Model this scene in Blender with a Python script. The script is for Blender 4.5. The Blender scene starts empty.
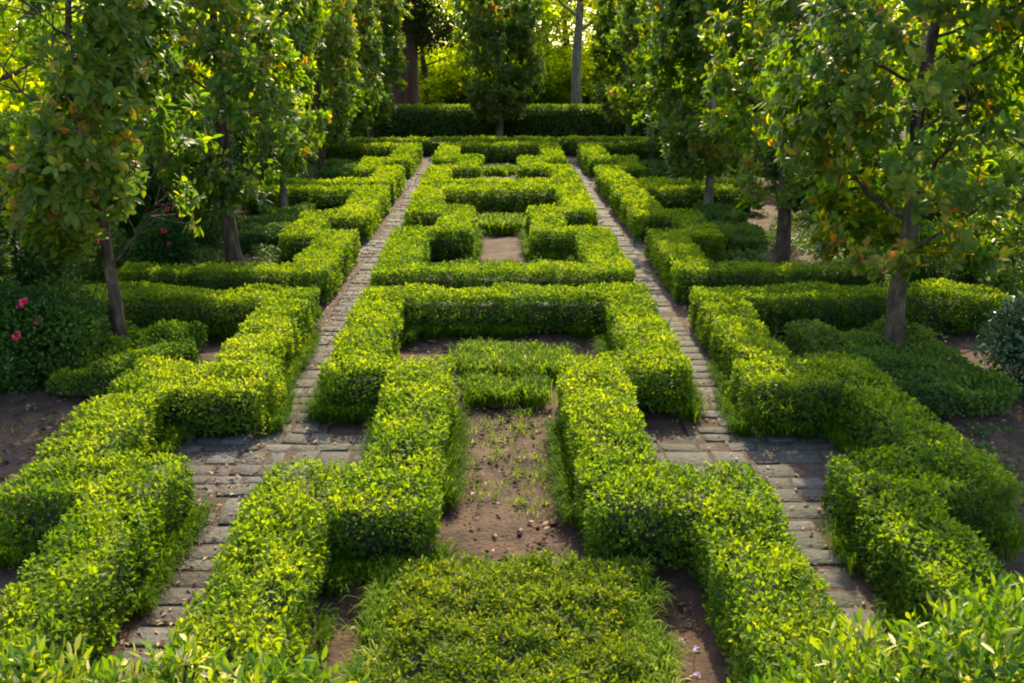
import bpy, math, random
import numpy as np
from mathutils import Vector

rng = np.random.default_rng(7)
R = math.radians
scene = bpy.context.scene
COL = scene.collection
CAM_POS = np.array([-0.098, 0.0, 4.13])

# ------------------------------------------------------------------ materials
def new_mat(name):
    m = bpy.data.materials.new(name); m.use_nodes = True
    nt = m.node_tree; nt.nodes.clear()
    out = nt.nodes.new('ShaderNodeOutputMaterial')
    return m, nt, out

def ramp(nt, stops, fac):
    r = nt.nodes.new('ShaderNodeValToRGB')
    el = r.color_ramp.elements
    while len(el) < len(stops): el.new(0.5)
    for e, (p, c) in zip(el, stops):
        e.position = p; e.color = (*c, 1)
    nt.links.new(fac, r.inputs['Fac'])
    return r

def leaf_mat(name, stops, back=None, rough=0.4, trans=0.35, tcol=1.5, spec=0.5):
    """two sided leaf: the stored tone value picks the leaf colour, thin blade lets light through"""
    m, nt, out = new_mat(name)
    a = nt.nodes.new('ShaderNodeAttribute'); a.attribute_name = 'tone'
    r = ramp(nt, stops, a.outputs['Fac'])
    col = r.outputs['Color']
    if back:
        g = nt.nodes.new('ShaderNodeNewGeometry')
        rb = ramp(nt, back, a.outputs['Fac'])
        mx = nt.nodes.new('ShaderNodeMix'); mx.data_type = 'RGBA'
        nt.links.new(g.outputs['Backfacing'], mx.inputs['Factor'])
        nt.links.new(col, mx.inputs['A']); nt.links.new(rb.outputs['Color'], mx.inputs['B'])
        col = mx.outputs['Result']
    p = nt.nodes.new('ShaderNodeBsdfPrincipled')
    p.inputs['Roughness'].default_value = rough
    p.inputs['Specular IOR Level'].default_value = spec
    nt.links.new(col, p.inputs['Base Color'])
    t = nt.nodes.new('ShaderNodeBsdfTranslucent')
    hs = nt.nodes.new('ShaderNodeHueSaturation')
    hs.inputs['Hue'].default_value = 0.485; hs.inputs['Saturation'].default_value = 1.1; hs.inputs['Value'].default_value = tcol
    nt.links.new(r.outputs['Color'], hs.inputs['Color'])
    nt.links.new(hs.outputs['Color'], t.inputs['Color'])
    ms = nt.nodes.new('ShaderNodeMixShader'); ms.inputs['Fac'].default_value = trans
    nt.links.new(p.outputs[0], ms.inputs[1]); nt.links.new(t.outputs[0], ms.inputs[2])
    nt.links.new(ms.outputs[0], out.inputs['Surface'])
    return m

def noise_mat(name, stops, scale=4, detail=8, rough=0.9, bump=0.4, bump_scale=30, stretch=(1, 1, 1), attr=False, spec=0.3):
    m, nt, out = new_mat(name)
    tc = nt.nodes.new('ShaderNodeTexCoord'); mp = nt.nodes.new('ShaderNodeMapping')
    mp.inputs['Scale'].default_value = stretch
    nt.links.new(tc.outputs['Object'], mp.inputs['Vector'])
    n = nt.nodes.new('ShaderNodeTexNoise'); n.inputs['Scale'].default_value = scale; n.inputs['Detail'].default_value = detail
    n.inputs['Roughness'].default_value = 0.65
    nt.links.new(mp.outputs[0], n.inputs['Vector'])
    fac = n.outputs['Fac']
    if attr:
        a = nt.nodes.new('ShaderNodeAttribute'); a.attribute_name = 'tone'
        ad = nt.nodes.new('ShaderNodeMath'); ad.operation = 'MULTIPLY_ADD'
        ad.inputs[1].default_value = 0.55; nt.links.new(a.outputs['Fac'], ad.inputs[0])
        s = nt.nodes.new('ShaderNodeMath'); s.operation = 'MULTIPLY'; s.inputs[1].default_value = 0.5
        nt.links.new(fac, s.inputs[0]); nt.links.new(s.outputs[0], ad.inputs[2]); fac = ad.outputs[0]
    r = ramp(nt, stops, fac)
    p = nt.nodes.new('ShaderNodeBsdfPrincipled'); p.inputs['Roughness'].default_value = rough
    p.inputs['Specular IOR Level'].default_value = spec
    nt.links.new(r.outputs['Color'], p.inputs['Base Color'])
    n2 = nt.nodes.new('ShaderNodeTexNoise'); n2.inputs['Scale'].default_value = bump_scale; n2.inputs['Detail'].default_value = 6
    nt.links.new(mp.outputs[0], n2.inputs['Vector'])
    b = nt.nodes.new('ShaderNodeBump'); b.inputs['Strength'].default_value = bump; b.inputs['Distance'].default_value = 0.03
    nt.links.new(n2.outputs['Fac'], b.inputs['Height']); nt.links.new(b.outputs[0], p.inputs['Normal'])
    nt.links.new(p.outputs[0], out.inputs['Surface'])
    return m

M = {}
M['hedge'] = leaf_mat('hedge_leaf', [(0, (.018, .050, .006)), (.38, (.048, .108, .009)), (.66, (.125, .195, .012)), (.90, (.190, .255, .014)), (1, (.26, .29, .03))], rough=.55, trans=.50, tcol=1.9, spec=.16)
M['bright'] = leaf_mat('bright_leaf', [(0, (.030, .085, .008)), (.45, (.085, .17, .012)), (.75, (.22, .28, .02)), (.92, (.38, .36, .08)), (1, (.60, .52, .28))], rough=.4, trans=.42, tcol=1.7, spec=.35)
M['dark'] = leaf_mat('dark_shrub_leaf', [(0, (.014, .042, .008)), (.6, (.042, .098, .014)), (1, (.10, .17, .020))], rough=.5, trans=.32, tcol=1.7, spec=.12)
M['silver'] = leaf_mat('silver_shrub_leaf', [(0, (.02, .05, .02)), (.55, (.06, .12, .035)), (.85, (.16, .22, .09)), (1, (.42, .44, .30))], rough=.35, trans=.25, tcol=1.4)
M['magnolia'] = leaf_mat('magnolia_leaf', [(0, (.022, .058, .008)), (.5, (.058, .115, .012)), (.78, (.16, .20, .014)), (.92, (.32, .26, .02)), (1, (.42, .19, .02))],
                         back=[(0, (.045, .095, .014)), (.55, (.11, .15, .02)), (.78, (.20, .14, .025)), (1, (.28, .10, .025))], rough=.42, trans=.50, tcol=3.0, spec=.16)
M['wood_leaf'] = leaf_mat('woodland_leaf', [(0, (.06, .12, .010)), (.5, (.16, .22, .014)), (1, (.34, .34, .02))], rough=.5, trans=.70, tcol=2.8, spec=.1)
M['conifer'] = leaf_mat('conifer_needle', [(0, (.014, .024, .006)), (1, (.05, .065, .012))], rough=.7, trans=.2, spec=.05)
M['tall'] = leaf_mat('tall_hedge_leaf', [(0, (.035, .08, .010)), (.6, (.085, .16, .016)), (1, (.22, .26, .025))], rough=.5, trans=.42, tcol=1.8, spec=.2)
M['grass'] = leaf_mat('mondo_blade', [(0, (.030, .080, .004)), (.5, (.10, .18, .008)), (.85, (.22, .28, .03)), (1, (.36, .36, .10))], rough=.7, trans=.5, tcol=1.9, spec=.04)
M['carpet'] = leaf_mat('carpet_leaf', [(0, (.05, .085, .006)), (.45, (.105, .165, .009)), (.8, (.18, .23, .012)), (1, (.28, .26, .02))], rough=.55, trans=.42, tcol=1.7, spec=.2)
M['petal'] = leaf_mat('petal', [(0, (.70, .03, .10)), (1, (.85, .14, .22))], rough=.5, trans=.3, tcol=1.2)
M['lilac'] = leaf_mat('lilac_petal', [(0, (.45, .30, .50)), (1, (.70, .60, .75))], rough=.5, trans=.3, tcol=1.2)
M['litter'] = leaf_mat('fallen_leaf', [(0, (.07, .035, .015)), (.5, (.16, .075, .03)), (.85, (.20, .10, .045)), (1, (.30, .21, .13))], rough=.7, trans=.05)
M['bark'] = noise_mat('bark', [(.3, (.018, .011, .006)), (.5, (.060, .038, .022)), (.68, (.14, .100, .062)), (.8, (.12, .12, .07))], scale=9, stretch=(1, 1, .35), bump=.8, bump_scale=22)
M['grey_bark'] = noise_mat('grey_bark', [(.3, (.05, .040, .028)), (.5, (.14, .115, .085)), (.72, (.26, .22, .17))], scale=7, stretch=(1, 1, .3), bump=.6)
M['red_bark'] = noise_mat('red_bark', [(.25, (.025, .013, .009)), (.5, (.07, .032, .02)), (.75, (.15, .075, .05))], scale=7, stretch=(2, 2, .2), bump=.9)
M['twig_core'] = noise_mat('twig_and_core', [(.3, (.012, .018, .006)), (.7, (.035, .040, .014))], scale=14, bump=.6)  # colour of shrub stems, shared with the dark cores added inside hedges
M['soil'] = noise_mat('soil', [(.25, (.016, .008, .004)), (.42, (.042, .022, .012)), (.58, (.072, .039, .022)), (.8, (.13, .076, .046))], scale=3.2, detail=14, bump=1.0, bump_scale=24)
M['mortar'] = noise_mat('path_bed', [(.3, (.022, .013, .008)), (.5, (.048, .026, .015)), (.7, (.085, .048, .027))], scale=6, bump=.6)
M['paver'] = noise_mat('paver_stone', [(.2, (.022, .018, .014)), (.4, (.046, .040, .034)), (.52, (.040, .042, .026)), (.64, (.062, .056, .050)), (.9, (.098, .090, .082))], scale=7, bump=.9, bump_scale=18, attr=True, rough=.8)

# ------------------------------------------------------------------ helpers
def tag(o, label=None, cat=None, group=None, kind=None):
    if label: o['label'] = label
    if cat: o['category'] = cat
    if group: o['group'] = group
    if kind: o['kind'] = kind
    return o

def empty(name, loc=(0, 0, 0), rz=0, **k):
    o = bpy.data.objects.new(name, None); COL.objects.link(o)
    o.location = loc; o.rotation_euler = (0, 0, rz); o.empty_display_size = .2
    return tag(o, **k)

def mesh_np(name, V, F, mat, parent=None, tone=None, smooth=False, loc=None):
    """V (n,3); F (m,k) all faces with k corners, or a list of such arrays; tone one value per face"""
    Fs = F if isinstance(F, list) else [F]
    me = bpy.data.meshes.new(name)
    V = np.asarray(V, np.float32)
    me.vertices.add(len(V)); me.vertices.foreach_set('co', V.ravel())
    loops = np.concatenate([f.ravel() for f in Fs]).astype(np.int32)
    tot = np.concatenate([np.full(len(f), f.shape[1]) for f in Fs]).astype(np.int32)
    start = np.concatenate([[0], np.cumsum(tot)[:-1]]).astype(np.int32)
    me.loops.add(len(loops)); me.loops.foreach_set('vertex_index', loops)
    me.polygons.add(len(tot)); me.polygons.foreach_set('loop_start', start)
    if smooth: me.polygons.foreach_set('use_smooth', np.ones(len(tot), bool))
    if tone is not None:
        at = me.attributes.new('tone', 'FLOAT', 'FACE'); at.data.foreach_set('value', np.asarray(tone, np.float32))
    me.update(calc_edges=True)
    me.materials.append(M[mat])
    o = bpy.data.objects.new(name, me); COL.objects.link(o)
    if parent: o.parent = parent
    if loc is not None: o.location = loc
    return o

def copy_tree(o, parent=None):
    c = o.copy(); COL.objects.link(c)
    if parent: c.parent = parent
    for ch in list(o.children): copy_tree(ch, c)
    return c

def unit(a): return a / np.maximum(np.linalg.norm(a, axis=-1, keepdims=True), 1e-9)

def wob(p, freq, seed, octaves=2):
    """cheap smooth noise about -1..1"""
    r = np.random.default_rng(seed); s = np.zeros(len(p)); amp = 1; tot = 0
    for _ in range(octaves):
        for k in range(5):
            d = unit(r.normal(size=3)) * freq * r.uniform(.6, 1.4)
            s += amp * np.sin(p @ d + r.uniform(0, 6.28))
        tot += amp * 1.7; amp *= .55; freq *= 2.3
    return s / tot

def leaves(P, A, N, L, W, fold=.25, droop=0.0, fine=False):
    """leaf blades: base P, axis A, face normal N; two facets about a midrib (four quads when fine)"""
    n = len(P)
    L = np.broadcast_to(L, n)[:, None]; W = np.broadcast_to(W, n)[:, None]
    A = unit(A); B = unit(np.cross(N, A)); N = np.cross(A, B)
    if not fine:
        mid = P + A * L * .48
        V = np.stack([P, mid + B * W * .5 + N * W * fold, P + A * L - N * L * droop, mid - B * W * .5 + N * W * fold], 1)
        i = np.arange(n)[:, None] * 4
        F = np.concatenate([i + [0, 1, 2], i + [0, 2, 3]], 1).reshape(-1, 3)
        return V.reshape(-1, 3), F, 2
    m1 = P + A * L * .35; m2 = P + A * L * .70 - N * L * droop * .5; tip = P + A * L - N * L * droop
    V = np.stack([P, m1 + B * W * .46 + N * W * fold, m2 + B * W * .42 + N * W * fold, tip,
                  m2 - B * W * .42 + N * W * fold, m1 - B * W * .46 + N * W * fold, m1, m2], 1)
    i = np.arange(n)[:, None] * 8
    T = np.concatenate([i + [0, 1, 6], i + [0, 6, 5], i + [7, 2, 3], i + [7, 3, 4]], 1).reshape(-1, 3)
    Q = np.concatenate([i + [6, 1, 2, 7], i + [5, 6, 7, 4]], 1).reshape(-1, 4)
    return V.reshape(-1, 3), [T, Q], None

def fine_tone(t): return np.concatenate([np.repeat(t, 4), np.repeat(t, 2)])

def leaf_obj(name, P, A, N, L, W, mat, parent=None, tone=None, fine=False, **k):
    V, F, _ = leaves(P, A, N, L, W, fine=fine, **k)
    return mesh_np(name, V, F, mat, parent, tone=(fine_tone(tone) if fine else np.repeat(tone, 2)))

def tube(paths, sides=7):
    """list of (points (n,3), radii (n)) -> verts, quads"""
    Vs, Fs, off = [], [], 0
    ang = np.linspace(0, 2 * math.pi, sides, endpoint=False)
    for pts, rad in paths:
        pts = np.asarray(pts, float); rad = np.asarray(rad, float)
        t = np.gradient(pts, axis=0); t = unit(t)
        ref = np.where(np.abs(t[:, 2:3]) > .9, np.array([[1., 0, 0]]), np.array([[0, 0, 1.]]))
        u = unit(np.cross(t, ref)); v = np.cross(t, u)
        ring = pts[:, None] + rad[:, None, None] * (np.cos(ang)[None, :, None] * u[:, None] + np.sin(ang)[None, :, None] * v[:, None])
        n = len(pts)
        Vs.append(ring.reshape(-1, 3))
        a = np.arange(n - 1)[:, None] * sides + np.arange(sides)[None]
        b = np.arange(n - 1)[:, None] * sides + (np.arange(sides)[None] + 1) % sides
        Fs.append(np.stack([a, b, b + sides, a + sides], -1).reshape(-1, 4) + off)
        off += n * sides
    return np.concatenate(Vs), np.concatenate(Fs)

def box_verts(boxes):
    V, F = [], []
    for i, (x0, x1, y0, y1, z0, z1) in enumerate(boxes):
        V += [(x0, y0, z0), (x1, y0, z0), (x1, y1, z0), (x0, y1, z0), (x0, y0, z1), (x1, y0, z1), (x1, y1, z1), (x0, y1, z1)]
        k = i * 8
        F += [(k, k + 3, k + 2, k + 1), (k + 4, k + 5, k + 6, k + 7), (k, k + 1, k + 5, k + 4), (k + 1, k + 2, k + 6, k + 5), (k + 2, k + 3, k + 7, k + 6), (k + 3, k, k + 4, k + 7)]
    return np.array(V, float), np.array(F)

# --------------------------------------------------------------- clipped hedges
def sd_boxes(p, rects, h, rnd=.05):
    """signed distance to the union of clipped blocks standing on the ground (rounded edges)"""
    d = np.full(len(p), 9.)
    for x0, x1, y0, y1 in rects:
        c = np.array([(x0 + x1) / 2, (y0 + y1) / 2, h / 2 - .3]); e = np.array([(x1 - x0) / 2, (y1 - y0) / 2, h / 2 + .3]) - rnd
        q = np.abs(p - c) - e
        d = np.minimum(d, np.linalg.norm(np.maximum(q, 0), axis=1) + np.minimum(q.max(1), 0) - rnd)
    return d

def hedge(name, rects, h=.63, mat='hedge', L0=.048, lai=3.9, seed=1, rough=.026, shell=.13, tone_shift=0., parent_tag=None, clump=6.):
    root = empty(name, (0, 0, 0), **(parent_tag or {}))
    cx = np.mean([(r[0] + r[1]) / 2 for r in rects]); cy = min(r[2] for r in rects)
    root.location = (cx, cy, 0)
    rg = np.random.default_rng(seed)
    Ps, As, Ns, Ls, Ts = [], [], [], [], []
    for r in rects:
        x0, x1, y0, y1 = r
        ny = max(1, int((y1 - y0) / 1.5))
        for k in range(ny):
            ya, yb = y0 + (y1 - y0) * k / ny, y0 + (y1 - y0) * (k + 1) / ny
            dist = math.hypot((ya + yb) / 2, 3.5)
            L = max(L0, dist * .0029)
            W = L * .60
            area = (x1 - x0) * (yb - ya) + 2 * h * (yb - ya) + (h * (x1 - x0) * 2 / ny)
            n = int(lai * area / (.5 * L * W))
            vol = (x1 - x0 + .1) * (yb - ya + .04) * (h + .06)
            n_try = int(n * vol / (area * shell)) + 10
            p = np.stack([rg.uniform(x0 - .05, x1 + .05, n_try), rg.uniform(ya - .02, yb + .02, n_try), rg.uniform(.06, h + .06, n_try)], 1)
            def F(q): return sd_boxes(q, rects, h) + wob(q, clump, seed) * rough + wob(q, 1.3, seed + 5, 1) * .010 + .026
            d = F(p)
            keep = (d < .012) & (d > -shell) & (rg.random(n_try) < np.exp(d / (shell * .75)) * np.clip(.82 + .55 * wob(p, 20., seed + 29), .25, 1))
            p = p[keep]; d = d[keep]
            if not len(p): continue
            e = .02
            g = unit(np.stack([F(p + np.eye(3)[a] * e) - d for a in range(3)], 1))
            A = unit(g * .45 + rg.normal(size=p.shape) * .75 + np.array([0, 0, .20]))
            N = unit(g * .7 + np.array([0, 0, .7]) + rg.normal(size=p.shape) * .55)
            t = np.clip(.42 + rg.normal(size=len(p)) * .085 + wob(p, 1.6, seed + 9) * .10 + wob(p, 12.0, seed + 19) * .11 + (d > -.03) * .12 + (g[:, 2] > .6) * .15 - .03 + tone_shift, 0, 1)  # upward leaves toned lighter: young growth, with lit-top contrast put into the colour
            Ps.append(p); As.append(A); Ns.append(N); Ts.append(t); Ls.append(L * rg.uniform(.55, 1.3, len(p)))
    P = np.concatenate(Ps) - np.array([cx, cy, 0]); L = np.concatenate(Ls)
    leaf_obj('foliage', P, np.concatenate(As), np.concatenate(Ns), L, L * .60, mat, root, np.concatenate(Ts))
    # dark boxes added inside the foliage to block light, standing in for twigs
    ins = .21
    V, Fc = box_verts([(a + ins - cx, b - ins - cx, c + ins - cy - .002 * i, d - ins - cy + .002 * i, -.02, h - ins - .003 * i) for i, (a, b, c, d) in enumerate(rects)])
    mesh_np('dark_core', V, Fc, 'twig_core', root)
    return root

def mirror(rects): return [(-b, -a, c, d) for a, b, c, d in rects]

GH = 'clipped hedges of the parterre'
C1 = [(1.45, 2.14, 4.0, 7.2), (.60, 2.14, 7.2, 8.1), (.60, 1.32, 8.1, 10.75), (.60, 2.14, 10.75, 11.3), (1.45, 2.14, 11.3, 14.1)]
C2 = [(1.42, 2.14, 16.5, 19.35), (.58, 2.14, 19.35, 19.95), (.58, 1.33, 19.95, 21.9), (.58, 2.14, 21.9, 22.75), (1.42, 2.14, 22.75, 25.2)]
C3 = [(1.45, 2.14, 27.3, 29.9), (.58, 2.14, 29.9, 30.6), (.58, 1.35, 30.6, 32.1), (.58, 2.14, 32.1, 33.2), (1.45, 2.14, 33.2, 36.6)]
hedge('clipped_hedge', C1 + mirror(C1) + [(-2.14, 2.14, 14.1, 14.85)], seed=11, parent_tag=dict(label='nearest central hedge, waisted outline round the bare earth bed', cat='hedge', group=GH))
hedge('clipped_hedge', C2 + mirror(C2) + [(-2.14, 2.14, 15.75, 16.5), (-2.14, 2.14, 25.2, 26.2)], seed=12, rough=.022, parent_tag=dict(label='middle central hedge closed all round, just behind the nearest central one', cat='hedge', group=GH))
hedge('clipped_hedge', C3 + mirror(C3) + [(-2.14, 2.14, 26.65, 27.3), (-2.14, 2.14, 36.6, 37.5)], seed=13, rough=.016, parent_tag=dict(label='farthest central hedge ring, before the lone column tree', cat='hedge', group=GH))
S1 = [(2.84, 3.46, 4.0, 7.5), (2.84, 4.25, 7.5, 8.35), (3.62, 4.30, 8.35, 10.15), (2.62, 4.30, 10.15, 11.25), (2.78, 3.46, 11.25, 14.05), (2.78, 6.7, 14.05, 14.82)]
S2 = [(2.84, 6.3, 15.85, 16.5), (2.84, 3.54, 16.5, 18.9), (2.84, 4.30, 18.9, 19.6), (3.62, 4.30, 19.6, 21.2), (2.86, 4.35, 21.2, 22.0), (2.86, 3.62, 22.0, 25.2), (2.86, 6.6, 25.2, 26.0)]
S3 = [(2.86, 6.6, 26.65, 27.35), (2.86, 3.6, 27.35, 29.6), (2.86, 4.3, 29.6, 30.3), (3.6, 4.3, 30.3, 32.0), (2.86, 4.4, 32.0, 32.8), (2.86, 3.6, 32.8, 36.6), (2.86, 6.6, 36.6, 37.4)]
S1r = S1[:-1] + [(2.80, 7.4, 14.05, 14.82)]
hedge('clipped_hedge', mirror(S1), seed=21, tone_shift=.05, rough=.032, parent_tag=dict(label='zigzag hedge nearest the viewer on the rose side, enclosing the slim leaning tree', cat='hedge', group=GH))
hedge('clipped_hedge', mirror(S2), seed=22, rough=.022, parent_tag=dict(label='middle zigzag hedge on the rose side, round the forked dark trunk', cat='hedge', group=GH))
hedge('clipped_hedge', mirror(S3), seed=23, rough=.022, parent_tag=dict(label='farthest zigzag hedge on the rose side, reaching the cross hedge', cat='hedge', group=GH))
hedge('clipped_hedge', S1r, seed=31, tone_shift=.0, rough=.036, parent_tag=dict(label='nearest zigzag hedge bounding the bed of the thick trunk with pale edge', cat='hedge', group=GH))
hedge('clipped_hedge', S2, seed=32, rough=.022, parent_tag=dict(label='middle zigzag hedge opposite the rose side, sunlit along the path', cat='hedge', group=GH))
hedge('clipped_hedge', S3, seed=33, rough=.022, parent_tag=dict(label='farthest zigzag hedge opposite the rose side, below the row of columns', cat='hedge', group=GH))
hedge('clipped_hedge', [(-11, 11, 38.8, 39.5)], h=.66, seed=41, rough=.022, parent_tag=dict(label='long straight low hedge crossing the far end of both paths', cat='hedge', group=GH))
hedge('tall_hedge', [(-14, 14, 47.4, 48.6)], h=1.35, mat='tall', seed=42, L0=.12, parent_tag=dict(label='dark tall clipped hedge closing the garden behind the lone column tree', cat='hedge'))
# low clipped mats of shrub round the trees
GL = 'low clipped shrubs round the tree trunks'
hedge('low_hedge', [(-5.7, -4.15, 11.45, 13.6)], h=.36, seed=51, mat='hedge', tone_shift=-.2, rough=.07, parent_tag=dict(label='low green shrub block at the foot of the slim leaning trunk', cat='shrub', group=GL))
hedge('low_hedge', [(4.0, 5.9, 10.6, 13.5)], h=.36, seed=52, mat='dark', L0=.05, tone_shift=.15, rough=.07, parent_tag=dict(label='low dark shrub block at the foot of the thick pale-edged trunk', cat='shrub', group=GL))
hedge('low_hedge', [(-5.6, -4.45, 20.4, 24.0)], h=.42, seed=53, mat='dark', rough=.07, parent_tag=dict(label='low dark shrub block behind the forked dark trunk', cat='shrub', group=GL))
hedge('low_hedge', [(4.6, 5.6, 22.4, 24.0)], h=.42, seed=54, mat='dark', tone_shift=.1, rough=.06, parent_tag=dict(label='farther of two low dark blocks beside the thin grey trunk', cat='shrub', group=GL))
hedge('low_hedge', [(4.55, 5.5, 19.9, 21.6)], h=.42, seed=55, mat='dark', tone_shift=.1, rough=.06, parent_tag=dict(label='nearer of two low dark blocks beside the thin grey trunk', cat='shrub', group=GL))
hedge('low_hedge', [(-5.6, -4.6, 30.4, 33.5)], h=.42, seed=56, mat='dark', rough=.06, parent_tag=dict(label='low dark block in the farthest compartment of the rose side', cat='shrub', group=GL))
hedge('low_hedge', [(4.6, 5.6, 30.4, 33.5)], h=.42, seed=57, mat='dark', rough=.06, parent_tag=dict(label='low dark block below the trunk in the farthest compartment opposite the roses', cat='shrub', group=GL))

# --------------------------------------------------------------- grasses
def blades(base, tilt_dir, length, width, arch, seed):
    """arching blades, three segments each; tilt_dir horizontal direction of the bend"""
    rg = np.random.default_rng(seed); n = len(base)
    L = np.broadcast_to(length, n)[:, None]; W = np.broadcast_to(width, n)[:, None]; a = np.broadcast_to(arch, n)[:, None]
    T = np.concatenate([unit(tilt_dir), np.zeros((n, 1))], 1); S = np.stack([-T[:, 1], T[:, 0], T[:, 2]], 1)
    Z = np.array([[0, 0, 1.]])
    p0 = base; p1 = p0 + L * (.40 * Z + T * .16 * a); p2 = p1 + L * (Z * (.30 - .16 * a) + T * .30 * a); p3 = p2 + L * (Z * (.14 - .34 * a) + T * .30 * a)
    V = np.stack([p0 - S * W * .4, p0 + S * W * .4, p1 - S * W * .5, p1 + S * W * .5, p2 - S * W * .4, p2 + S * W * .4, p3], 1).reshape(-1, 3)
    i = np.arange(n)[:, None] * 7
    Q = np.concatenate([i + [0, 1, 3, 2], i + [2, 3, 5, 4]], 1).reshape(-1, 4); Tt = i + [4, 5, 6]
    return V, [Q, Tt]

def grass_obj(name, centers, per, length, width, mat='grass', seed=0, spread=.05, arch=(.5, 1.1), tone=.45, lean=None, **tg):
    rg = np.random.default_rng(seed)
    n = len(centers); c = np.repeat(centers, per, 0)
    ang = rg.uniform(0, 6.283, n * per); d = np.stack([np.cos(ang), np.sin(ang)], 1)
    if lean is not None: d = d * .8 + np.repeat(lean, per, 0)
    base = c + np.concatenate([rg.normal(size=(n * per, 2)) * spread, np.zeros((n * per, 1))], 1)
    L = length * rg.uniform(.6, 1.2, n * per); a = rg.uniform(*arch, n * per)
    V, F = blades(base, d, L, width * rg.uniform(.7, 1.3, n * per), a, seed)
    t = np.clip(tone + rg.normal(size=n * per) * .15 + np.repeat(rg.normal(size=n) * .14, per), 0, 1)
    o = mesh_np(name, V, F, mat, tone=np.concatenate([np.repeat(t, 2), t]))
    return tag(o, **tg)

def in_rects(p, rects, pad=0):
    m = np.zeros(len(p), bool)
    for a, b, c, d in rects: m |= (p[:, 0] > a - pad) & (p[:, 0] < b + pad) & (p[:, 1] > c - pad) & (p[:, 1] < d + pad)
    return m

def rect_pts(x0, x1, y0, y1, dens, seed):
    rg = np.random.default_rng(seed); n = int((x1 - x0) * (y1 - y0) * dens)
    return np.stack([rg.uniform(x0, x1, n), rg.uniform(y0, y1, n), np.zeros(n)], 1)

HC1 = C1 + mirror(C1) + [(-2.14, 2.14, 14.1, 14.85)]
HC2 = C2 + mirror(C2) + [(-2.14, 2.14, 15.75, 16.5), (-2.14, 2.14, 25.2, 26.2)]
# near bed: carpet shrub with a border of arching grass
bed = empty('mat_bed', (0, 4.4, 0), label='square mat of low yellowish green shrub in the nearest bed edged with arching grass', cat='ground cover')
rg = np.random.default_rng(70)
cp = rect_pts(-.82, .82, 4.4, 6.95, 190, 71); cp[:, 2] = .24 + .08 * (1 - (cp[:, 0] / .9) ** 2) + wob(cp, 9, 3) * .03
pts = np.repeat(cp, 44, 0); dirs = unit(rg.normal(size=pts.shape) * np.array([1, 1, .5]) + np.array([0, 0, .6]))
pts = pts + dirs * rg.uniform(-.04, .05, len(pts))[:, None] + rg.normal(size=pts.shape) * .02
tn = np.clip(.45 + rg.normal(size=len(pts)) * .2 + np.repeat(rg.normal(size=len(cp)) * .12, 44) + wob(pts, 2.5, 8) * .12, 0, 1)
leaf_obj('foliage', pts - np.array([0, 4.4, 0]), dirs, unit(rg.normal(size=pts.shape) + np.array([0, 0, 1.2])), .042 * rg.uniform(.7, 1.3, len(pts)), .02, 'carpet', bed, tn)
V, F = box_verts([(-.78, .78, 0, 2.5, -.02, .14)]); mesh_np('dark_core', V, F, 'twig_core', bed)  # dark light-blocking box added under the leaves of the mat
bd = np.concatenate([rect_pts(-1.04, -.80, 4.4, 7.05, 60, 72), rect_pts(.80, 1.04, 4.4, 7.05, 60, 73), rect_pts(-1.0, 1.0, 6.88, 7.08, 60, 74)])
bd[:, 2] = .0
grass_obj('mondo_grass', bd, 80, .31, .010, seed=75, spread=.03, arch=(.45, .95), tone=.54, label='arching grass border round the nearest square mat', cat='grass', kind='stuff')
ms = np.concatenate([rect_pts(-.62, .85, 12.1, 13.2, 55, 76), rect_pts(-.5, .5, 11.15, 11.75, 70, 77)])
grass_obj('mondo_grass', ms, 46, .34, .013, seed=78, spread=.05, arch=(.3, .9), tone=.45, label='two strips of tufted grass across the nearest hedge waist before its far bay', cat='grass', kind='stuff')
m2 = np.concatenate([rect_pts(-.75, .85, 17.2, 18.2, 60, 79), rect_pts(-.5, .5, 22.4, 23.6, 40, 80)])
grass_obj('mondo_grass', m2, 30, .46, .02, seed=81, spread=.06, arch=(.3, .9), tone=.42, label='tufted grass inside the middle central hedge', cat='grass', kind='stuff')
m3 = np.concatenate([rect_pts(-.9, .9, 27.6, 29.2, 25, 82), rect_pts(-.6, .6, 33.0, 34.2, 25, 83)])
grass_obj('mondo_grass', m3, 20, .36, .035, seed=84, spread=.07, arch=(.3, .9), tone=.4, label='tufted grass inside the farthest central hedge ring', cat='grass', kind='stuff')

def fringe(rects, y1, seed, label, dens=30, wdt=.009, per=20):
    """grass skirt along the foot of a hedge"""
    rg = np.random.default_rng(seed); pts, lean = [], []
    for a, b, c, d in rects:
        for (px, py, qx, qy, nx, ny) in ((a, c, b, c, 0, -1), (a, d, b, d, 0, 1), (a, c, a, d, -1, 0), (b, c, b, d, 1, 0)):
            n = int(math.hypot(qx - px, qy - py) * dens); u = rg.random(n)[:, None]
            p = np.array([[px, py]]) * (1 - u) + np.array([[qx, qy]]) * u + np.array([[nx, ny]]) * rg.uniform(-.02, .07, (n, 1))
            pts.append(np.concatenate([p, np.zeros((n, 1))], 1)); lean.append(np.repeat([[nx, ny]], n, 0) * .9)
    p = np.concatenate(pts); l = np.concatenate(lean)
    k = (p[:, 1] < y1) & ~in_rects(p, rects, -.06) & (wob(p, 2.4, seed) > -.1)
    grass_obj('fringe_grass', p[k], per, .30, wdt, seed=seed, spread=.04, arch=(.3, 1.0), tone=.20, lean=l[k], label=label, cat='grass', kind='stuff')
fringe(HC1, 14.5, 91, 'grass fringe along the foot of the nearest central hedge')
fringe(mirror(S1), 14, 92, 'grass fringe along the foot of the nearest rose side hedge', dens=22)
fringe(S1, 14, 93, 'grass fringe along the foot of the nearest hedge opposite the roses', dens=22)
fringe(HC2, 26, 94, 'grass fringe along the foot of the middle central hedge', dens=16, wdt=.018, per=18)

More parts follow.
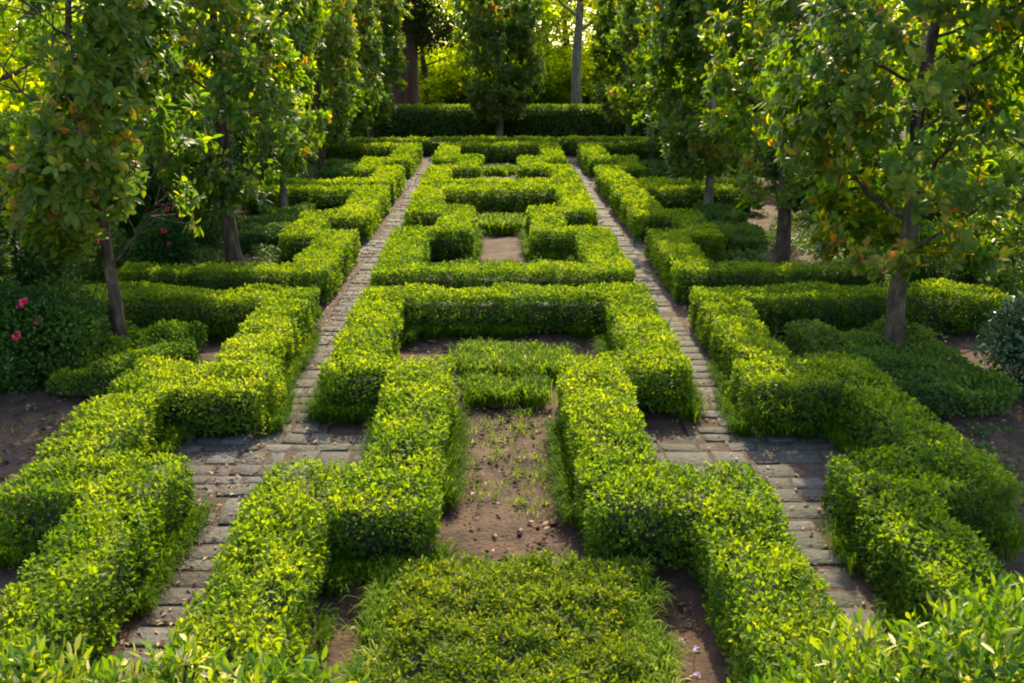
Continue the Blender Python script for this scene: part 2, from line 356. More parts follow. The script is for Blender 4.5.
# --------------------------------------------------------------- ground, paths
gx = np.concatenate([[-300, -60, -20], np.linspace(-9, 9, 121), [20, 60, 300]]); gy = np.concatenate([[-200, -20, 0], np.linspace(4, 40, 241), [50, 80, 300]])
X, Y = np.meshgrid(gx, gy); G = np.stack([X.ravel(), Y.ravel(), np.zeros(X.size)], 1)
core = (np.abs(G[:, 0]) < 9) & (G[:, 1] > 4) & (G[:, 1] < 40)
G[:, 2] = np.where(core, wob(G, 4.5, 3, 3) * .022 - .02, -.03)
pathmask = ((np.abs(G[:, 0]) > 1.9) & (np.abs(G[:, 0]) < 3.0)) | ((np.abs(G[:, 0]) > 1.2) & (np.abs(G[:, 0]) < 3.8) & (((G[:, 1] > 7.9) & (G[:, 1] < 10.9)) | ((G[:, 1] > 19.4) & (G[:, 1] < 22.2)) | ((G[:, 1] > 30) & (G[:, 1] < 32.6))))
G[pathmask & core, 2] = -.03
nx, ny = len(gx), len(gy)
ii = (np.arange(ny - 1)[:, None] * nx + np.arange(nx - 1)[None]).ravel()
tag(mesh_np('ground', G, np.stack([ii, ii + 1, ii + nx + 1, ii + nx], 1), 'soil', smooth=True), kind='structure')

lawn_v = np.array([[-60, 49.2, -.02], [60, 49.2, -.02], [60, 100, -.02], [-60, 100, -.02]])
M['lawn'] = noise_mat('lawn', [(.3, (.05, .09, .012)), (.55, (.10, .15, .02)), (.75, (.17, .20, .04))], scale=1.2, bump=.8)
tag(mesh_np('lawn', lawn_v, np.array([[0, 1, 2, 3]]), 'lawn'), kind='structure')
def ground_cover(pts, seed, L, mat, tone, **tg):
    rg = np.random.default_rng(seed); p = pts[wob(pts, 1.6, seed) > -.45]
    p = np.repeat(p, 7, 0) + rg.normal(size=(len(p) * 7, 3)) * .06; p[:, 2] = np.abs(wob(p, 2.2, seed + 1)) * .16 * rg.random(len(p)) + .02
    d = rg.normal(size=p.shape) * np.array([1, 1, .4]) + np.array([0, 0, .25])
    o = leaf_obj('ground_cover', p, d, unit(rg.normal(size=p.shape) * .6 + np.array([0, 0, 1.2])), L * rg.uniform(.6, 1.3, len(p)), L * .6, mat, None, np.clip(tone + rg.normal(size=len(p)) * .2, 0, 1))
    return tag(o, kind='stuff', **tg)
ground_cover(np.concatenate([rect_pts(-9.5, -3.65, 16.7, 25.0, 75, 141), rect_pts(-9.5, -7.0, 12, 16.7, 60, 142), rect_pts(-9, -3.7, 27.5, 38, 40, 143)]), 144, .085, 'dark', .62, label='green ground cover between the rose side hedges and the rose bushes', cat='ground cover')
ground_cover(np.concatenate([rect_pts(-9, -6.2, 8.5, 12.5, 60, 151), rect_pts(6.2, 9, 8.5, 11.4, 55, 152), rect_pts(-6.2, -4.5, 6.5, 9.2, 12, 154), rect_pts(4.5, 6.2, 7.5, 10.4, 14, 155), rect_pts(6.1, 8, 11.4, 14, 25, 156)]), 153, .08, 'dark', .55, label='low dark undergrowth at the outer edges of the bare beds', cat='ground cover')
ground_cover(np.concatenate([rect_pts(4.4, 9.0, 16.7, 19.8, 80, 145), rect_pts(5.7, 9.0, 19, 25, 60, 146), rect_pts(3.5, 6.2, 11.4, 14.0, 50, 147), rect_pts(4, 9, 27.5, 38, 35, 148)]), 149, .085, 'dark', .7, label='green ground cover round the trunks opposite the rose side', cat='ground cover')

def path(s, seed):
    rg = np.random.default_rng(seed)
    boxes, tone = [], []
    def stone(x0, x1, y0, y1):
        g = .014; j = lambda: rg.uniform(-.022, .022)
        x0 += g; x1 -= g; y0 += g; y1 -= g
        z = .012 + rg.uniform(-.010, .012); b = .014
        a = [(x0 + j(), y0 + j()), (x1 + j(), y0 + j()), (x1 + j(), y1 + j()), (x0 + j(), y1 + j())]
        cx, cy = (x0 + x1) / 2, (y0 + y1) / 2
        tl = rg.uniform(-.006, .006)
        v = [(px, py, -.02) for px, py in a] + [(px, py, z - .010) for px, py in a] + \
            [(px + b * (1 if px < cx else -1), py + b * (1 if py < cy else -1), z + tl * (1 if px < cx else -1)) for px, py in a]
        boxes.append(v); tone.append(rg.random())
    y = 4.0
    while y < 38.6:
        h = rg.uniform(.20, .36)
        plaza = (8.1 < y < 10.1) or (19.7 < y < 21.6) or (30.4 < y < 32.2)
        xs = [2.10, 2.76] if not plaza else [1.34, 3.62]
        n = (2 if rg.random() < .75 else 1) if not plaza else int(rg.integers(6, 9))
        cuts = np.linspace(xs[0], xs[1], n + 1); cuts[1:-1] += rg.uniform(-.07, .07, n - 1)
        for k in range(n):
            if rg.random() < .015: continue
            if plaza or True: stone(cuts[k], cuts[k + 1], y, y + h)
        y += h
    V = np.array(boxes, float).reshape(-1, 3); V[:, 0] *= s
    k = np.arange(len(boxes))[:, None] * 12
    f = []
    for i in range(4):
        q = (i + 1) % 4
        f += [k + [i, q, 4 + q, 4 + i], k + [4 + i, 4 + q, 8 + q, 8 + i]]
    f.append(k + [8, 9, 10, 11])
    F = np.concatenate(f, 0)
    if s < 0: F = F[:, ::-1]
    o = mesh_np('path', V, F, 'paver', tone=np.tile(tone, 9))
    tag(o, kind='structure')
    # earth bedding between the stones
    B = []
    for y0, y1, x0, x1 in ((4, 8.05, 2.0, 2.95), (8.05, 10.2, 1.25, 3.7), (10.2, 19.65, 2.0, 2.98), (19.65, 21.7, 1.25, 3.7), (21.7, 30.35, 2.0, 2.98), (30.35, 32.3, 1.25, 3.7), (32.3, 38.7, 2.0, 2.98)):
        B.append([(s * x0, y0, .002), (s * x1, y0, .002), (s * x1, y1, .002), (s * x0, y1, .002)])
    V = np.array(B, float).reshape(-1, 3); F = np.arange(len(V)).reshape(-1, 4)
    if s < 0: F = F[:, ::-1]
    tag(mesh_np('path_bedding', V, F, 'mortar'), kind='structure')
path(-1, 101); path(1, 102)

def scatter(name, pts, size, mat, seed, tone=(0, 1), **tg):
    rg = np.random.default_rng(seed); n = len(pts)
    ang = rg.uniform(0, 6.28, n); A = np.stack([np.cos(ang), np.sin(ang), rg.uniform(-.05, .35, n)], 1)
    N = unit(rg.normal(size=(n, 3)) * .35 + np.array([0, 0, 1])); L = size * rg.uniform(.5, 1.4, n)
    o = leaf_obj(name, pts + np.array([0, 0, .012]), A, N, L, L * .5, mat, None, rg.uniform(*tone, n))
    return tag(o, **tg)
lit = np.concatenate([rect_pts(-2.98, -2.50, 4, 36, 110, 111), rect_pts(-2.3, -2.05, 4, 36, 40, 112), rect_pts(2.05, 2.9, 4, 36, 26, 113), rect_pts(-3.6, -1.3, 8, 10.2, 8, 114)])
lit[:, 2] += .01
scatter('leaf_litter', lit, .055, 'litter', 115, label='fallen brown leaves along the edges of both stone paths', cat='leaves', kind='stuff')
lit = np.concatenate([rect_pts(4.4, 8.5, 6, 15, 30, 116), rect_pts(-8, -4.4, 6, 12, 30, 117), rect_pts(-.5, .5, 7.1, 11.2, 24, 118), rect_pts(-1.45, 1.45, 12, 14, 14, 119), rect_pts(4, 8, 19, 26, 14, 120), rect_pts(-8, -4, 16, 26, 12, 121), rect_pts(-1.4, 1.4, 5, 7.2, 14, 122)])
scatter('leaf_litter', lit, .06, 'litter', 123, label='fallen leaves strewn over the bare soil of the beds', cat='leaves', kind='stuff')
wd = np.concatenate([rect_pts(-.55, .55, 7.2, 11.0, 26, 131), rect_pts(4.3, 7, 8, 12, 6, 132), rect_pts(-7, -4.4, 7, 11, 6, 133), rect_pts(-7.5, -3.6, 16.6, 20, 16, 134), rect_pts(3.6, 7.5, 16.6, 20, 12, 135)])
wd = wd[wob(wd, 3.5, 77) > .0]
grass_obj('weed_grass', wd, 12, .12, .007, seed=136, spread=.05, arch=(.6, 1.2), tone=.5, label='small tufts of weedy grass on the bare soil', cat='grass', kind='stuff')

def clods(pts, seed, **tg):
    rg = np.random.default_rng(seed); n = len(pts); r = np.minimum(rg.exponential(.010, n) + .007, .035)
    o8 = np.array([[1, 0, 0], [0, 1, 0], [-1, 0, 0], [0, -1, 0], [0, 0, 1], [0, 0, -1]], float)
    V = pts[:, None] + r[:, None, None] * (o8[None] * rg.uniform(.6, 1.2, (n, 6, 1)) + rg.normal(size=(n, 6, 3)) * .15) * np.array([1, 1, .7])
    i = np.arange(n)[:, None] * 6
    F = np.concatenate([i + f for f in ([0, 1, 4], [1, 2, 4], [2, 3, 4], [3, 0, 4], [1, 0, 5], [2, 1, 5], [3, 2, 5], [0, 3, 5])], 1).reshape(-1, 3)
    tag(mesh_np('soil_clods', V.reshape(-1, 3), F, 'soil', smooth=True), kind='stuff', **tg)
clods(np.concatenate([rect_pts(-.6, .6, 7.2, 11.2, 110, 161), rect_pts(-1.45, 1.45, 4.6, 7.2, 60, 162), rect_pts(-1.45, 1.45, 12.8, 14.1, 80, 163), rect_pts(4.3, 8, 6, 13, 60, 164), rect_pts(-8, -4.3, 6, 12, 60, 165)]), 166, label='crumbs and clods of brown earth on the bare beds', cat='soil')

# --------------------------------------------------------------- magnolias
def magnolia(name, seed, H=7.0, r0=.14, Rc=1.5, z0=1.35, lean=(0, 0), bark='bark', n_cl=620, per=15, leafL=.15, gap=-.12, **tg):
    rg = np.random.default_rng(seed)
    root = empty(name, (0, 0, 0), **tg)
    zt = np.linspace(-.05, H * .93, 14)
    bend = np.cumsum(rg.normal(size=(14, 2)) * .035, 0); bend -= bend[0]
    ctr = np.stack([lean[0] * np.minimum(zt, 3) + bend[:, 0], lean[1] * np.minimum(zt, 3) + bend[:, 1], zt], 1)
    rad = r0 * (1 - .86 * (zt / H).clip(0, 1)) * (1 + .28 * np.exp(-np.maximum(zt, 0) / .15))
    V, F = tube([(ctr, rad)], 12)
    V[:, :2] += (wob(V, 9, seed)[:, None] * .012)
    mesh_np('trunk', V, F, bark, root, smooth=True)
    def prof(z):
        u = np.clip((z - z0) / (H - z0), 0, 1)
        return Rc * np.clip(np.minimum(.62 + u * 2.2, 1.0), 0, 1) * np.sqrt(np.clip(1.02 - np.maximum(u - .72, 0) / .28, 0, 1))
    tips, tdir = [], []
    n_l = 9
    limb_z = z0 * .92 + (H * .8 - z0) * (np.arange(n_l) / n_l) ** 1.1
    for k in range(n_l + 8):
        zl = limb_z[k] if k < n_l else rg.uniform(z0, H * .85)
        az = k * 2.4 + rg.uniform(-.3, .3)
        reach = prof(zl + .7) * rg.uniform(.75, .98); rise = rg.uniform(.6, 1.3)
        b = np.array([np.interp(zl, zt, ctr[:, 0]), np.interp(zl, zt, ctr[:, 1]), zl])
        u = np.linspace(0, 1, 7)[:, None]
        e = np.array([math.cos(az) * reach, math.sin(az) * reach, rise])
        pts = b + e * u * np.array([1, 1, .0]) + np.array([0, 0, 1]) * rise * u ** 1.25 + rg.normal(size=(7, 3)) * .03 * u
        rr = np.linspace(r0 * .27 * (1 - .5 * zl / H), .010, 7)
        paths = [(pts, rr)]
        for q in range(7):
            i = rg.integers(2, 7); s = pts[min(i, 6)]
            d = unit(np.array([math.cos(az), math.sin(az), .6]) + rg.normal(size=3) * .8)
            ln = rg.uniform(.3, .7); m = s + d * ln * .5 + np.array([0, 0, .04]); t = s + d * ln + np.array([0, 0, .1])
            paths.append((np.stack([s, m, t]), [.012, .008, .004])); tips.append(t); tdir.append(d)
        V, F = tube(paths, 6)
        mesh_np('limb', V, F, bark, root, smooth=True)
    m = n_cl * 3
    z = rg.uniform(z0 - .25, H, m); az = rg.uniform(0, 6.28, m); rr = prof(z) * np.sqrt(rg.uniform(.10, 1.0, m))
    c = np.stack([np.interp(z, zt, ctr[:, 0]) + np.cos(az) * rr, np.interp(z, zt, ctr[:, 1]) + np.sin(az) * rr, z], 1)
    keep = wob(c, 2.6, seed + 2) > gap
    c = c[keep][:n_cl]
    dirs = unit(np.stack([c[:, 0] - np.interp(c[:, 2], zt, ctr[:, 0]), c[:, 1] - np.interp(c[:, 2], zt, ctr[:, 1]), np.full(len(c), .45)], 1) + rg.normal(size=c.shape) * .45)
    c = np.concatenate([c, np.array(tips)]); dirs = np.concatenate([dirs, np.array(tdir)])
    P = np.repeat(c, per, 0); D = np.repeat(dirs, per, 0)
    side = unit(np.cross(D, rg.normal(size=P.shape)))
    A = unit(D * rg.uniform(-.1, 1.0, len(P))[:, None] + side * 1.0)
    N = unit(D * 1.0 - A * .3 + np.array([0, 0, .6]) + rg.normal(size=P.shape) * .35)
    P = P + D * rg.uniform(-.16, .04, len(P))[:, None] + A * .015
    L = leafL * rg.uniform(.6, 1.2, len(P))
    t = np.clip(.45 + rg.normal(size=len(P)) * .15 + np.repeat(rg.normal(size=len(c)) * .12 + wob(c, 1.6, seed + 6) * .10, per), 0, 1)
    leaf_obj('crown', P, A, N, L, L * .48, 'magnolia', root, t, fine=True, fold=.12, droop=.12)
    return root

def place(src, x, y, rz, sc, label=None, group=None, first=False):
    o = src if first else copy_tree(src)
    o.location = (x, y, -.02); o.rotation_euler = (0, 0, rz); o.scale = (sc, sc, max(sc, .98))
    if label: o['label'] = label
    if group: o['group'] = group
    return o
GM = 'clipped magnolia trees in two rows and at the far end'
a = magnolia('magnolia_tree', 201, H=6.6, r0=.10, Rc=1.25, z0=1.45, gap=.14, lean=(-.10, .0), n_cl=760, per=15, leafL=.165, label='slim tree with leaning thin trunk growing from the low green shrub block', cat='tree', group=GM)
place(a, -5.1, 13.1, 0, 1, first=True)
b = magnolia('magnolia_tree', 202, H=7.4, r0=.15, Rc=1.55, z0=1.55, gap=.06, n_cl=1000, leafL=.17, label='tree with dark forked trunk behind the second rose side hedge', cat='tree', group=GM)
place(b, -5.12, 18.9, .4, 1, first=True)
c = magnolia('magnolia_tree', 203, H=7.0, r0=.135, Rc=1.9, z0=1.7, lean=(.05, 0), gap=.05, n_cl=1150, leafL=.165, bark='bark', label='big tree whose thick trunk has a pale lit edge, above the low dark block', cat='tree', group=GM)
place(c, 5.18, 12.75, 0, 1, first=True)
e = magnolia('magnolia_tree', 205, H=8, r0=.13, Rc=1.95, z0=1.3, n_cl=1700, per=17, leafL=.22, bark='grey_bark', label='narrow column tree on a thin grey trunk standing alone before the tall hedge', cat='tree', group=GM)
place(e, 0.0, 45.6, 0, 1.0, first=True)
d = magnolia('magnolia_tree', 204, H=7.6, r0=.12, Rc=1.55, z0=1.25, n_cl=1050, per=17, leafL=.20, bark='grey_bark', label='narrow tree on a thin grey trunk beside the two low dark blocks', cat='tree', group=GM)
place(d, 5.12, 24.6, 1.0, 1.0, first=True)
place(b, 5.3, 18.7, 2.2, 1.0, 'dark trunked tree behind the thick pale-edged one, in line with it', GM)
place(d, -5.3, 24.6, 2.0, .74, 'third tree of the rose side row, thin trunk before the farthest compartment', GM)
place(b, -5.6, 31.5, 3.0, .85, 'fourth tree of the rose side row, thick grey trunk', GM)
place(d, -5.6, 37.0, 4.0, .9, 'fifth tree of the rose side row, just before the cross hedge', GM)
place(d, -5.5, 43.5, 5.0, 1.0, 'last tree of the rose side row, between cross hedge and tall hedge', GM)
place(b, 5.5, 31.5, 4.2, .95, 'fourth tree of the row opposite the roses, in the farthest compartment', GM)
place(d, 5.5, 36.8, 5.5, 1.0, 'fifth tree of the row opposite the roses, just before the cross hedge', GM)
place(d, 5.5, 43.5, .7, 1.0, 'last tree of the row opposite the roses, near the tall hedge', GM)

# --------------------------------------------------------------- shrubs
def shrub(name, balls, L0, mat, seed, lai=2.2, W=.5, shell=.35, flowers=None, tone_shift=0, up=.3, stem_h=None, fine=False, **tg):
    """mound of leaves: balls = (x, y, z, r) in the shrub's own frame"""
    rg = np.random.default_rng(seed); root = empty(name, (0, 0, 0), **tg)
    B = np.array(balls, float); Ps, Ds, Ts = [], [], []
    def F(p):
        return np.min(np.linalg.norm(p[:, None] - B[None, :, :3], axis=2) - B[None, :, 3], axis=1) + wob(p, 3.2, seed) * .10 + wob(p, 9, seed + 1) * .05
    for bx, by, bz, br in balls:
        n = int(lai * 4 * math.pi * br * br / (.5 * L0 * L0 * W))
        u = unit(rg.normal(size=(n, 3))); p = np.array([bx, by, bz]) + u * (br + .12 - rg.exponential(shell * .6, n))[:, None]
        d = F(p); k = (d < .03) & (d > -shell) & (p[:, 2] > .02)
        Ps.append(p[k]); Ds.append(u[k]); Ts.append(d[k])
    P = np.concatenate(Ps); D = np.concatenate(Ds); n = len(P)
    A = unit(D * .7 + rg.normal(size=P.shape) * .7 + np.array([0, 0, up])); N = unit(D * .5 + np.array([0, 0, .8]) + rg.normal(size=P.shape) * .5)
    L = L0 * rg.uniform(.6, 1.25, n)
    t = np.clip(.45 + rg.normal(size=n) * .2 + wob(P, 4.0, seed + 4) * .14 + tone_shift, 0, 1)
    leaf_obj('foliage', P, A, N, L, L * W, mat, root, t, fine=fine)
    stems = []
    for bx, by, bz, br in balls:
        for k in range(4):
            e = np.array([bx, by, bz]) + rg.normal(size=3) * br * .25; s = np.array([bx * .4, by * .4, -.05]) + np.append(rg.normal(size=2) * .06, 0)
            stems.append((np.stack([s, s * .5 + e * .5 + rg.normal(size=3) * .05, e]), [.022, .014, .006]))
    V, Fq = tube(stems, 5); mesh_np('stems', V, Fq, 'twig_core', root)
    if flowers:
        num, size, mt, vis = flowers
        k = rg.choice(np.where((D @ np.array([.35, -.8, .5]) > .8) & (P[:, 2] > np.quantile(P[:, 2], .6)))[0], num)
        for q in k:
            c = P[q] + D[q] * .10; m = 20
            dd = unit(rg.normal(size=(m, 3)) + D[q] * .9)
            leaf_obj('flower', np.repeat(c[None], m, 0), dd, unit(rg.normal(size=(m, 3)) + D[q]), size * rg.uniform(.7, 1.1, m), size * .8, mt, root, rg.random(m))
    return root

GR = 'shrubs along the rose side'
def mound(w, h, seed, n=5):
    rg = np.random.default_rng(seed); o = []
    for k in range(n):
        r = h * rg.uniform(.34, .46)
        o.append((rg.uniform(-w, w), rg.uniform(-w * .7, w * .7), rg.uniform(r * .8, h - r), r))
    return o
P1 = shrub('rose_bush', mound(.7, 1.3, 301), .075, 'dark', 302, flowers=(5, .075, 'petal', True), label='dark rose bush with pink blooms beside the nearest rose side hedge', cat='rose bush')
P1.location = (-6.15, 12.6, 0)
P2 = shrub('rose_bush', mound(.8, 1.5, 303), .085, 'dark', 304, flowers=(6, .085, 'petal', True), label='dark rose bush with red blooms showing between the first two trunks', cat='rose bush')
P2.location = (-6.7, 20.8, 0)
P3 = shrub('rose_bush', mound(.7, 1.2, 305), .085, 'dark', 306, flowers=(5, .075, 'petal', True), label='lower rose bush with red blooms in front of the forked dark trunk', cat='rose bush')
P3.location = (-6.5, 18.4, 0)
D1 = shrub('dark_shrub', mound(1.1, 2.6, 311, 8), .10, 'dark', 312, label='tall dark evergreen shrub behind the slim leaning tree', cat='shrub')
D1.location = (-8.6, 15.0, 0)
D2 = shrub('dark_shrub', mound(1.2, 3.0, 313, 8), .11, 'dark', 314, label='tall dark evergreen shrub beyond the red rose bush', cat='shrub')
D2.location = (-9.2, 21.5, 0)
def dup(src, x, y, rz, s, label, group=None):
    o = copy_tree(src); o.location = (x, y, 0); o.rotation_euler = (0, 0, rz); o.scale = (s, s, s); o['label'] = label
    if group: o['group'] = group
    return o
BG = 'evergreen shrubs bounding the garden on both sides'
D1['group'] = BG; D2['group'] = BG
for i, (src, x, y, rz, s, lb) in enumerate([
    (D2, -8.9, 12.4, 1, .9, 'dark evergreen shrub nearest on the rose side, at the frame edge'),
    (D1, -8.4, 25.5, 2, 1.0, 'dark evergreen shrub behind the third tree of the rose side row'),
    (D2, -8.6, 30.5, 3, 1.0, 'dark evergreen shrub behind the fourth tree of the rose side row'),
    (D1, -8.8, 36.0, 4, 1.1, 'dark evergreen shrub behind the fifth tree of the rose side row'),
    (D2, -8.6, 42.0, 5, 1.0, 'dark evergreen shrub behind the last tree of the rose side row'),
    (D1, 8.6, 24.0, 5, .8, 'dark evergreen shrub behind the thin grey trunk by the two low blocks'),
    (D2, 8.9, 30.0, 6, .9, 'dark evergreen shrub behind the fourth tree opposite the roses'),
    (D1, 8.8, 36.5, 1, 1.0, 'dark evergreen shrub behind the fifth tree opposite the roses'),
    (D2, 8.8, 42.5, 2, 1.0, 'dark evergreen shrub behind the last tree opposite the roses'),
    (D1, 8.3, 19.2, 3, .55, 'dark rounded shrub behind the second tree opposite the roses'),
    (D2, 7.4, 16.6, .5, .42, 'low dark rounded shrub behind the thick pale-edged trunk')]):
    dup(src, x, y, rz, s, lb, BG)
Y1 = shrub('yellow_shrub', mound(.9, 1.9, 321, 7), .10, 'bright', 322, label='bright yellow green shrub in sun beyond the thick trunk, at the frame edge', cat='shrub')
Y1.location = (8.7, 15.4, 0)
dup(Y1, 9.8, 20.5, 2, 1.2, 'bright yellow green shrub in sun deeper behind the second tree opposite the roses')
S = shrub('silver_shrub', mound(.55, 1.15, 325, 9), .10, 'silver', 326, label='shrub with pale silvery leaves at the frame edge beside bare soil', cat='shrub')
S.location = (6.95, 12.0, 0)
# bushes right under the viewpoint
F1 = shrub('foreground_bush', [(-.45, 0, .60, .36), (0, .02, .60, .34), (.45, .0, .58, .30), (-.85, -.05, .58, .36), (.85, -.05, .56, .28), (.35, .05, .95, .10), (.20, .05, .88, .12), (.80, .02, .86, .12), (1.0, .0, .80, .12), (-.55, .05, .95, .12)], .095, 'bright', 331, lai=1.1, W=.30, up=.8, tone_shift=.02, fine=True, label='leafy bush with pointed yellow leaves before the nearest rose side hedge', cat='bush')
F1.location = (-2.05, 4.55, .04)
F2 = shrub('foreground_bush', [(-.55, -.08, .60, .34), (-.15, 0, .76, .38), (.3, .0, .90, .42), (.75, -.05, .90, .46)], .095, 'bright', 332, lai=1.1, W=.30, up=.8, tone_shift=.12, fine=True, label='taller leafy bush with pointed yellow leaves at the bottom corner opposite the roses', cat='bush')
F2.location = (2.05, 4.55, 0)
# small lilac flowers in the near bed
for k, (x, y) in enumerate([(1.17, 6.1), (1.25, 6.0), (1.20, 5.7)]):
    rg = np.random.default_rng(340 + k); fr = empty('lilac_flower', (x, y, 0), label='small lilac flower on bare soil beside the nearest square mat', cat='flower', group='lilac flowers by the square mat')
    V, F = tube([(np.array([[0, 0, -.01], [.01, 0, .06], [.015, 0, .12]]), [.003, .003, .002])], 5); mesh_np('stem', V, F, 'carpet', fr, tone=np.full(len(F), .5))
    m = 14; dd = unit(rg.normal(size=(m, 3)) + np.array([0, 0, .5])); leaf_obj('petals', np.repeat([[.015, 0, .12]], m, 0), dd, unit(rg.normal(size=(m, 3))), .03, .018, 'lilac', fr, rg.random(m))

# --------------------------------------------------------------- woods behind
def wood_tree(name, seed, H, r0, crown, mat, bark, n_cl, per, L, clr=.35, lumps=9, **tg):
    rg = np.random.default_rng(seed); root = empty(name, (0, 0, 0), **tg)
    zt = np.linspace(-.1, H * .9, 10); ctr = np.stack([np.cumsum(rg.normal(size=10) * .09), np.cumsum(rg.normal(size=10) * .09), zt], 1); ctr[:, :2] -= ctr[0, :2]
    V, F = tube([(ctr, r0 * (1 - .8 * np.clip(zt / H, 0, 1)))], 12); mesh_np('trunk', V, F, bark, root, smooth=True)
    lobes = []; paths = []
    for k in range(lumps):
        z = H * (clr + (1 - clr) * (k + .5) / lumps) ; az = k * 2.4; f = math.sin(math.pi * min(1, .25 + .75 * (k + .5) / lumps)) ** .6
        rr = crown * f * rg.uniform(.45, .8); c = np.array([math.cos(az) * rr, math.sin(az) * rr, z]); lobes.append((c, crown * rg.uniform(.38, .55)))
        b = np.array([np.interp(z * .8, zt, ctr[:, 0]), np.interp(z * .8, zt, ctr[:, 1]), z * .8])
        paths.append((np.stack([b, b * .5 + c * .5 + np.array([0, 0, -.1]), c]), [r0 * .35, r0 * .22, .03]))
    V, F = tube(paths, 7); mesh_np('limbs', V, F, bark, root, smooth=True)
    Cs = []
    for c, r in lobes:
        m = n_cl // lumps; u = unit(rg.normal(size=(m, 3))); Cs.append(c + u * (r * rg.uniform(.35, 1.05, m) ** .6)[:, None] * np.array([1, 1, .8]))
    C = np.concatenate(Cs); C = C[wob(C, 1.4, seed) > -.35]
    P = np.repeat(C, per, 0) + rg.normal(size=(len(C) * per, 3)) * .22
    A = unit(rg.normal(size=P.shape) + np.array([0, 0, -.2])); N = unit(rg.normal(size=P.shape) * .8 + np.array([0, 0, 1]))
    Ls = L * rg.uniform(.6, 1.3, len(P)); t = np.clip(.5 + rg.normal(size=len(P)) * .2 + np.repeat(rg.normal(size=len(C)) * .15, per), 0, 1)
    leaf_obj('crown', P, A, N, Ls, Ls * .6, mat, root, t)
    return root
GW = 'woodland trees beyond the tall hedge'
W1 = wood_tree('woodland_tree', 401, 11, .30, 3.4, 'wood_leaf', 'bark', 760, 13, .27, clr=.10, lumps=18, label='broad yellow green tree far behind the tall hedge, opposite the conifer', cat='tree', group=GW)
W2 = wood_tree('woodland_tree', 402, 14, .36, 3.8, 'wood_leaf', 'grey_bark', 760, 13, .28, clr=.14, lumps=17, label='woodland tree far behind', cat='tree', group=GW)
W3 = wood_tree('woodland_tree', 403, 13, .28, 2.6, 'wood_leaf', 'grey_bark', 600, 14, .24, clr=.42, lumps=9, label='woodland tree with a tall straight bare grey trunk close behind the tall hedge', cat='tree', group=GW)
K1 = wood_tree('conifer_tree', 404, 15, .75, 2.4, 'conifer', 'red_bark', 1100, 22, .22, clr=.30, lumps=14, label='dark conifer with thick reddish trunk behind the tall hedge', cat='tree')
K1.location = (-4.6, 51.5, 0)
W3.location = (3.8, 51.0, 0)
W1.location = (4.5, 68, 0); W2.location = (-1.5, 72, 0); W2['label'] = 'broad tree straight behind the lone column tree, deep in the wood'
spots = [(-4.5, 64, W1), (1.2, 61, W1), (7.2, 61, W1), (-8.6, 60.5, W2), (3.4, 66, W2), (-1.5, 67, W1), (-10, 66, W1), (-16, 62, W2), (-22, 64, W1), (-28, 58, W2), (11, 66, W1), (17, 63, W1), (23, 62, W2), (29, 58, W1), (-30, 72, W1), (31, 72, W2), (7.5, 73, W2),
         (-14, 42, W1), (-14, 34, W2), (-13, 25.5, W1), (-13.5, 18, W2), (14, 43, W1), (14.5, 35, W2), (14.5, 27, W1), (15, 19, W2), (-20, 47, W1), (-21, 38, W2), (-20, 28, W1), (21, 47, W2), (22, 38, W1), (22, 28, W2)]
for i, (x, y, s) in enumerate(spots):
    o = copy_tree(s); o.location = (x, y, 0); o.rotation_euler = (0, 0, i * 1.7); k = .85 + .3 * ((i * 37) % 10) / 10; o.scale = (k, k, k * (.72 if abs(x) < 12 and y > 55 else 1))
    o['label'] = 'broadleaf woodland tree lost among the others beyond the garden'; o['group'] = 'woodland trees hidden among one another'
    if s is W1: pass
U1 = shrub('woodland_shrub', mound(1.6, 3.2, 411, 9), .20, 'wood_leaf', 412, lai=1.6, shell=.6, label='sunlit yellow green undergrowth shrub just beyond the tall hedge', cat='shrub')
U1['group'] = 'undergrowth shrubs beyond the tall hedge'
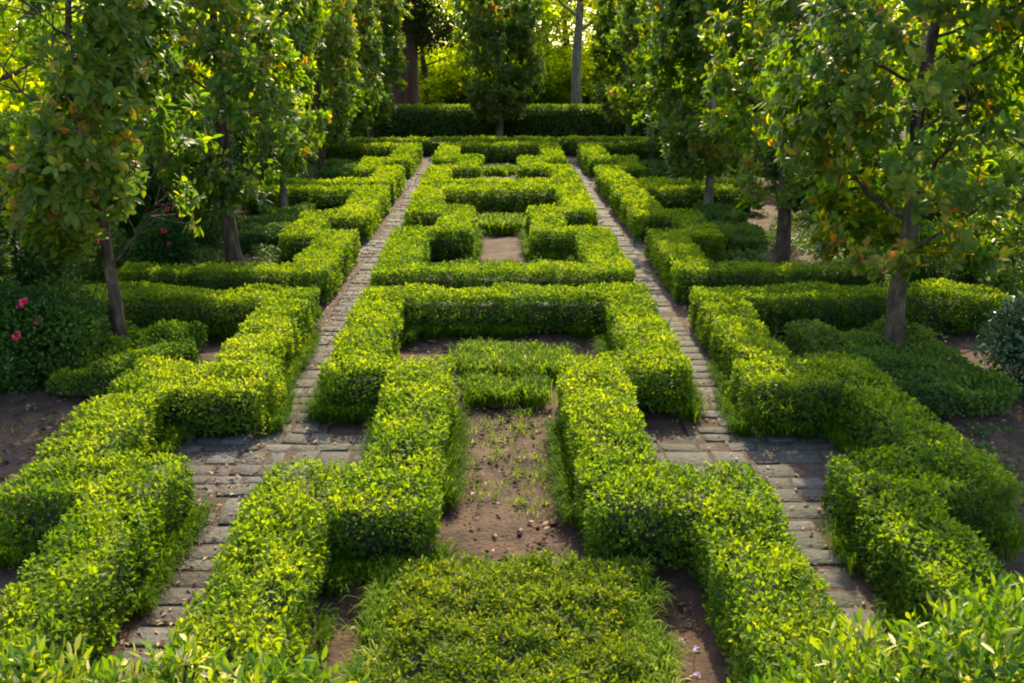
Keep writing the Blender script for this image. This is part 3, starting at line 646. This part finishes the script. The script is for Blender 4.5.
for i, (x, y) in enumerate([(-1.2, 67), (2.2, 64), (6.2, 65), (10.5, 61), (14, 60), (-8.5, 62), (-12, 60), (-16, 59), (6.0, 71), (-4, 66), (0.5, 76), (10, 71), (-9, 72), (-4, 78), (4, 78), (9, 82), (16, 68), (-20, 58), (20, 59), (-25, 57), (26, 58), (-2, 84)]):
    o = U1 if i == 0 else copy_tree(U1)
    o['label'] = 'sunlit yellow green undergrowth shrub beyond the tall hedge'
    o.location = (x, y, 0); o.rotation_euler = (0, 0, i * 2.1); k = .9 + .5 * ((i * 29) % 10) / 10; o.scale = (k, k, k)
K2 = copy_tree(K1); K2.location = (-6.8, 53.5, 0); K2.rotation_euler = (0, 0, 2); K2['label'] = 'second dark conifer close beside the thick reddish one'

# --------------------------------------------------------------- light, sky, camera
SUN_EL, SUN_AZ = 40, 7            # azimuth from +Y towards +X
w = bpy.data.worlds.new('World'); scene.world = w; w.use_nodes = True
nt = w.node_tree; bg = nt.nodes['Background']
sky = nt.nodes.new('ShaderNodeTexSky'); sky.sky_type = 'NISHITA'; sky.sun_disc = False
sky.sun_elevation = R(SUN_EL); sky.sun_rotation = R(SUN_AZ); sky.dust_density = 2.0
nt.links.new(sky.outputs[0], bg.inputs['Color']); bg.inputs['Strength'].default_value = .15
sd = bpy.data.lights.new('sun', 'SUN'); sd.energy = 2.6; sd.angle = R(.6); sd.color = (1, .84, .50)
so = bpy.data.objects.new('sun', sd); COL.objects.link(so)
dirv = Vector((math.sin(R(SUN_AZ)) * math.cos(R(SUN_EL)), math.cos(R(SUN_AZ)) * math.cos(R(SUN_EL)), math.sin(R(SUN_EL))))
so.rotation_euler = dirv.to_track_quat('Z', 'Y').to_euler(); so.location = (-10, 30, 30)

cam = bpy.data.cameras.new('camera'); co = bpy.data.objects.new('camera', cam); COL.objects.link(co)
cam.sensor_width = 36; cam.lens = 36 * 1000 / 1024; cam.clip_end = 1000
co.location = CAM_POS
psi, th = .015, .2893
f = Vector((math.sin(psi) * math.cos(th), math.cos(psi) * math.cos(th), -math.sin(th)))
co.rotation_euler = f.to_track_quat('-Z', 'Y').to_euler()
scene.camera = co
scene.view_settings.view_transform = 'Standard'; scene.view_settings.look = 'None'
scene.view_settings.exposure = 1.95
scene.cycles.max_bounces = 10; scene.cycles.diffuse_bounces = 7; scene.cycles.transmission_bounces = 4
scene.cycles.use_denoising = True
scene.cycles.filter_width = 2.0
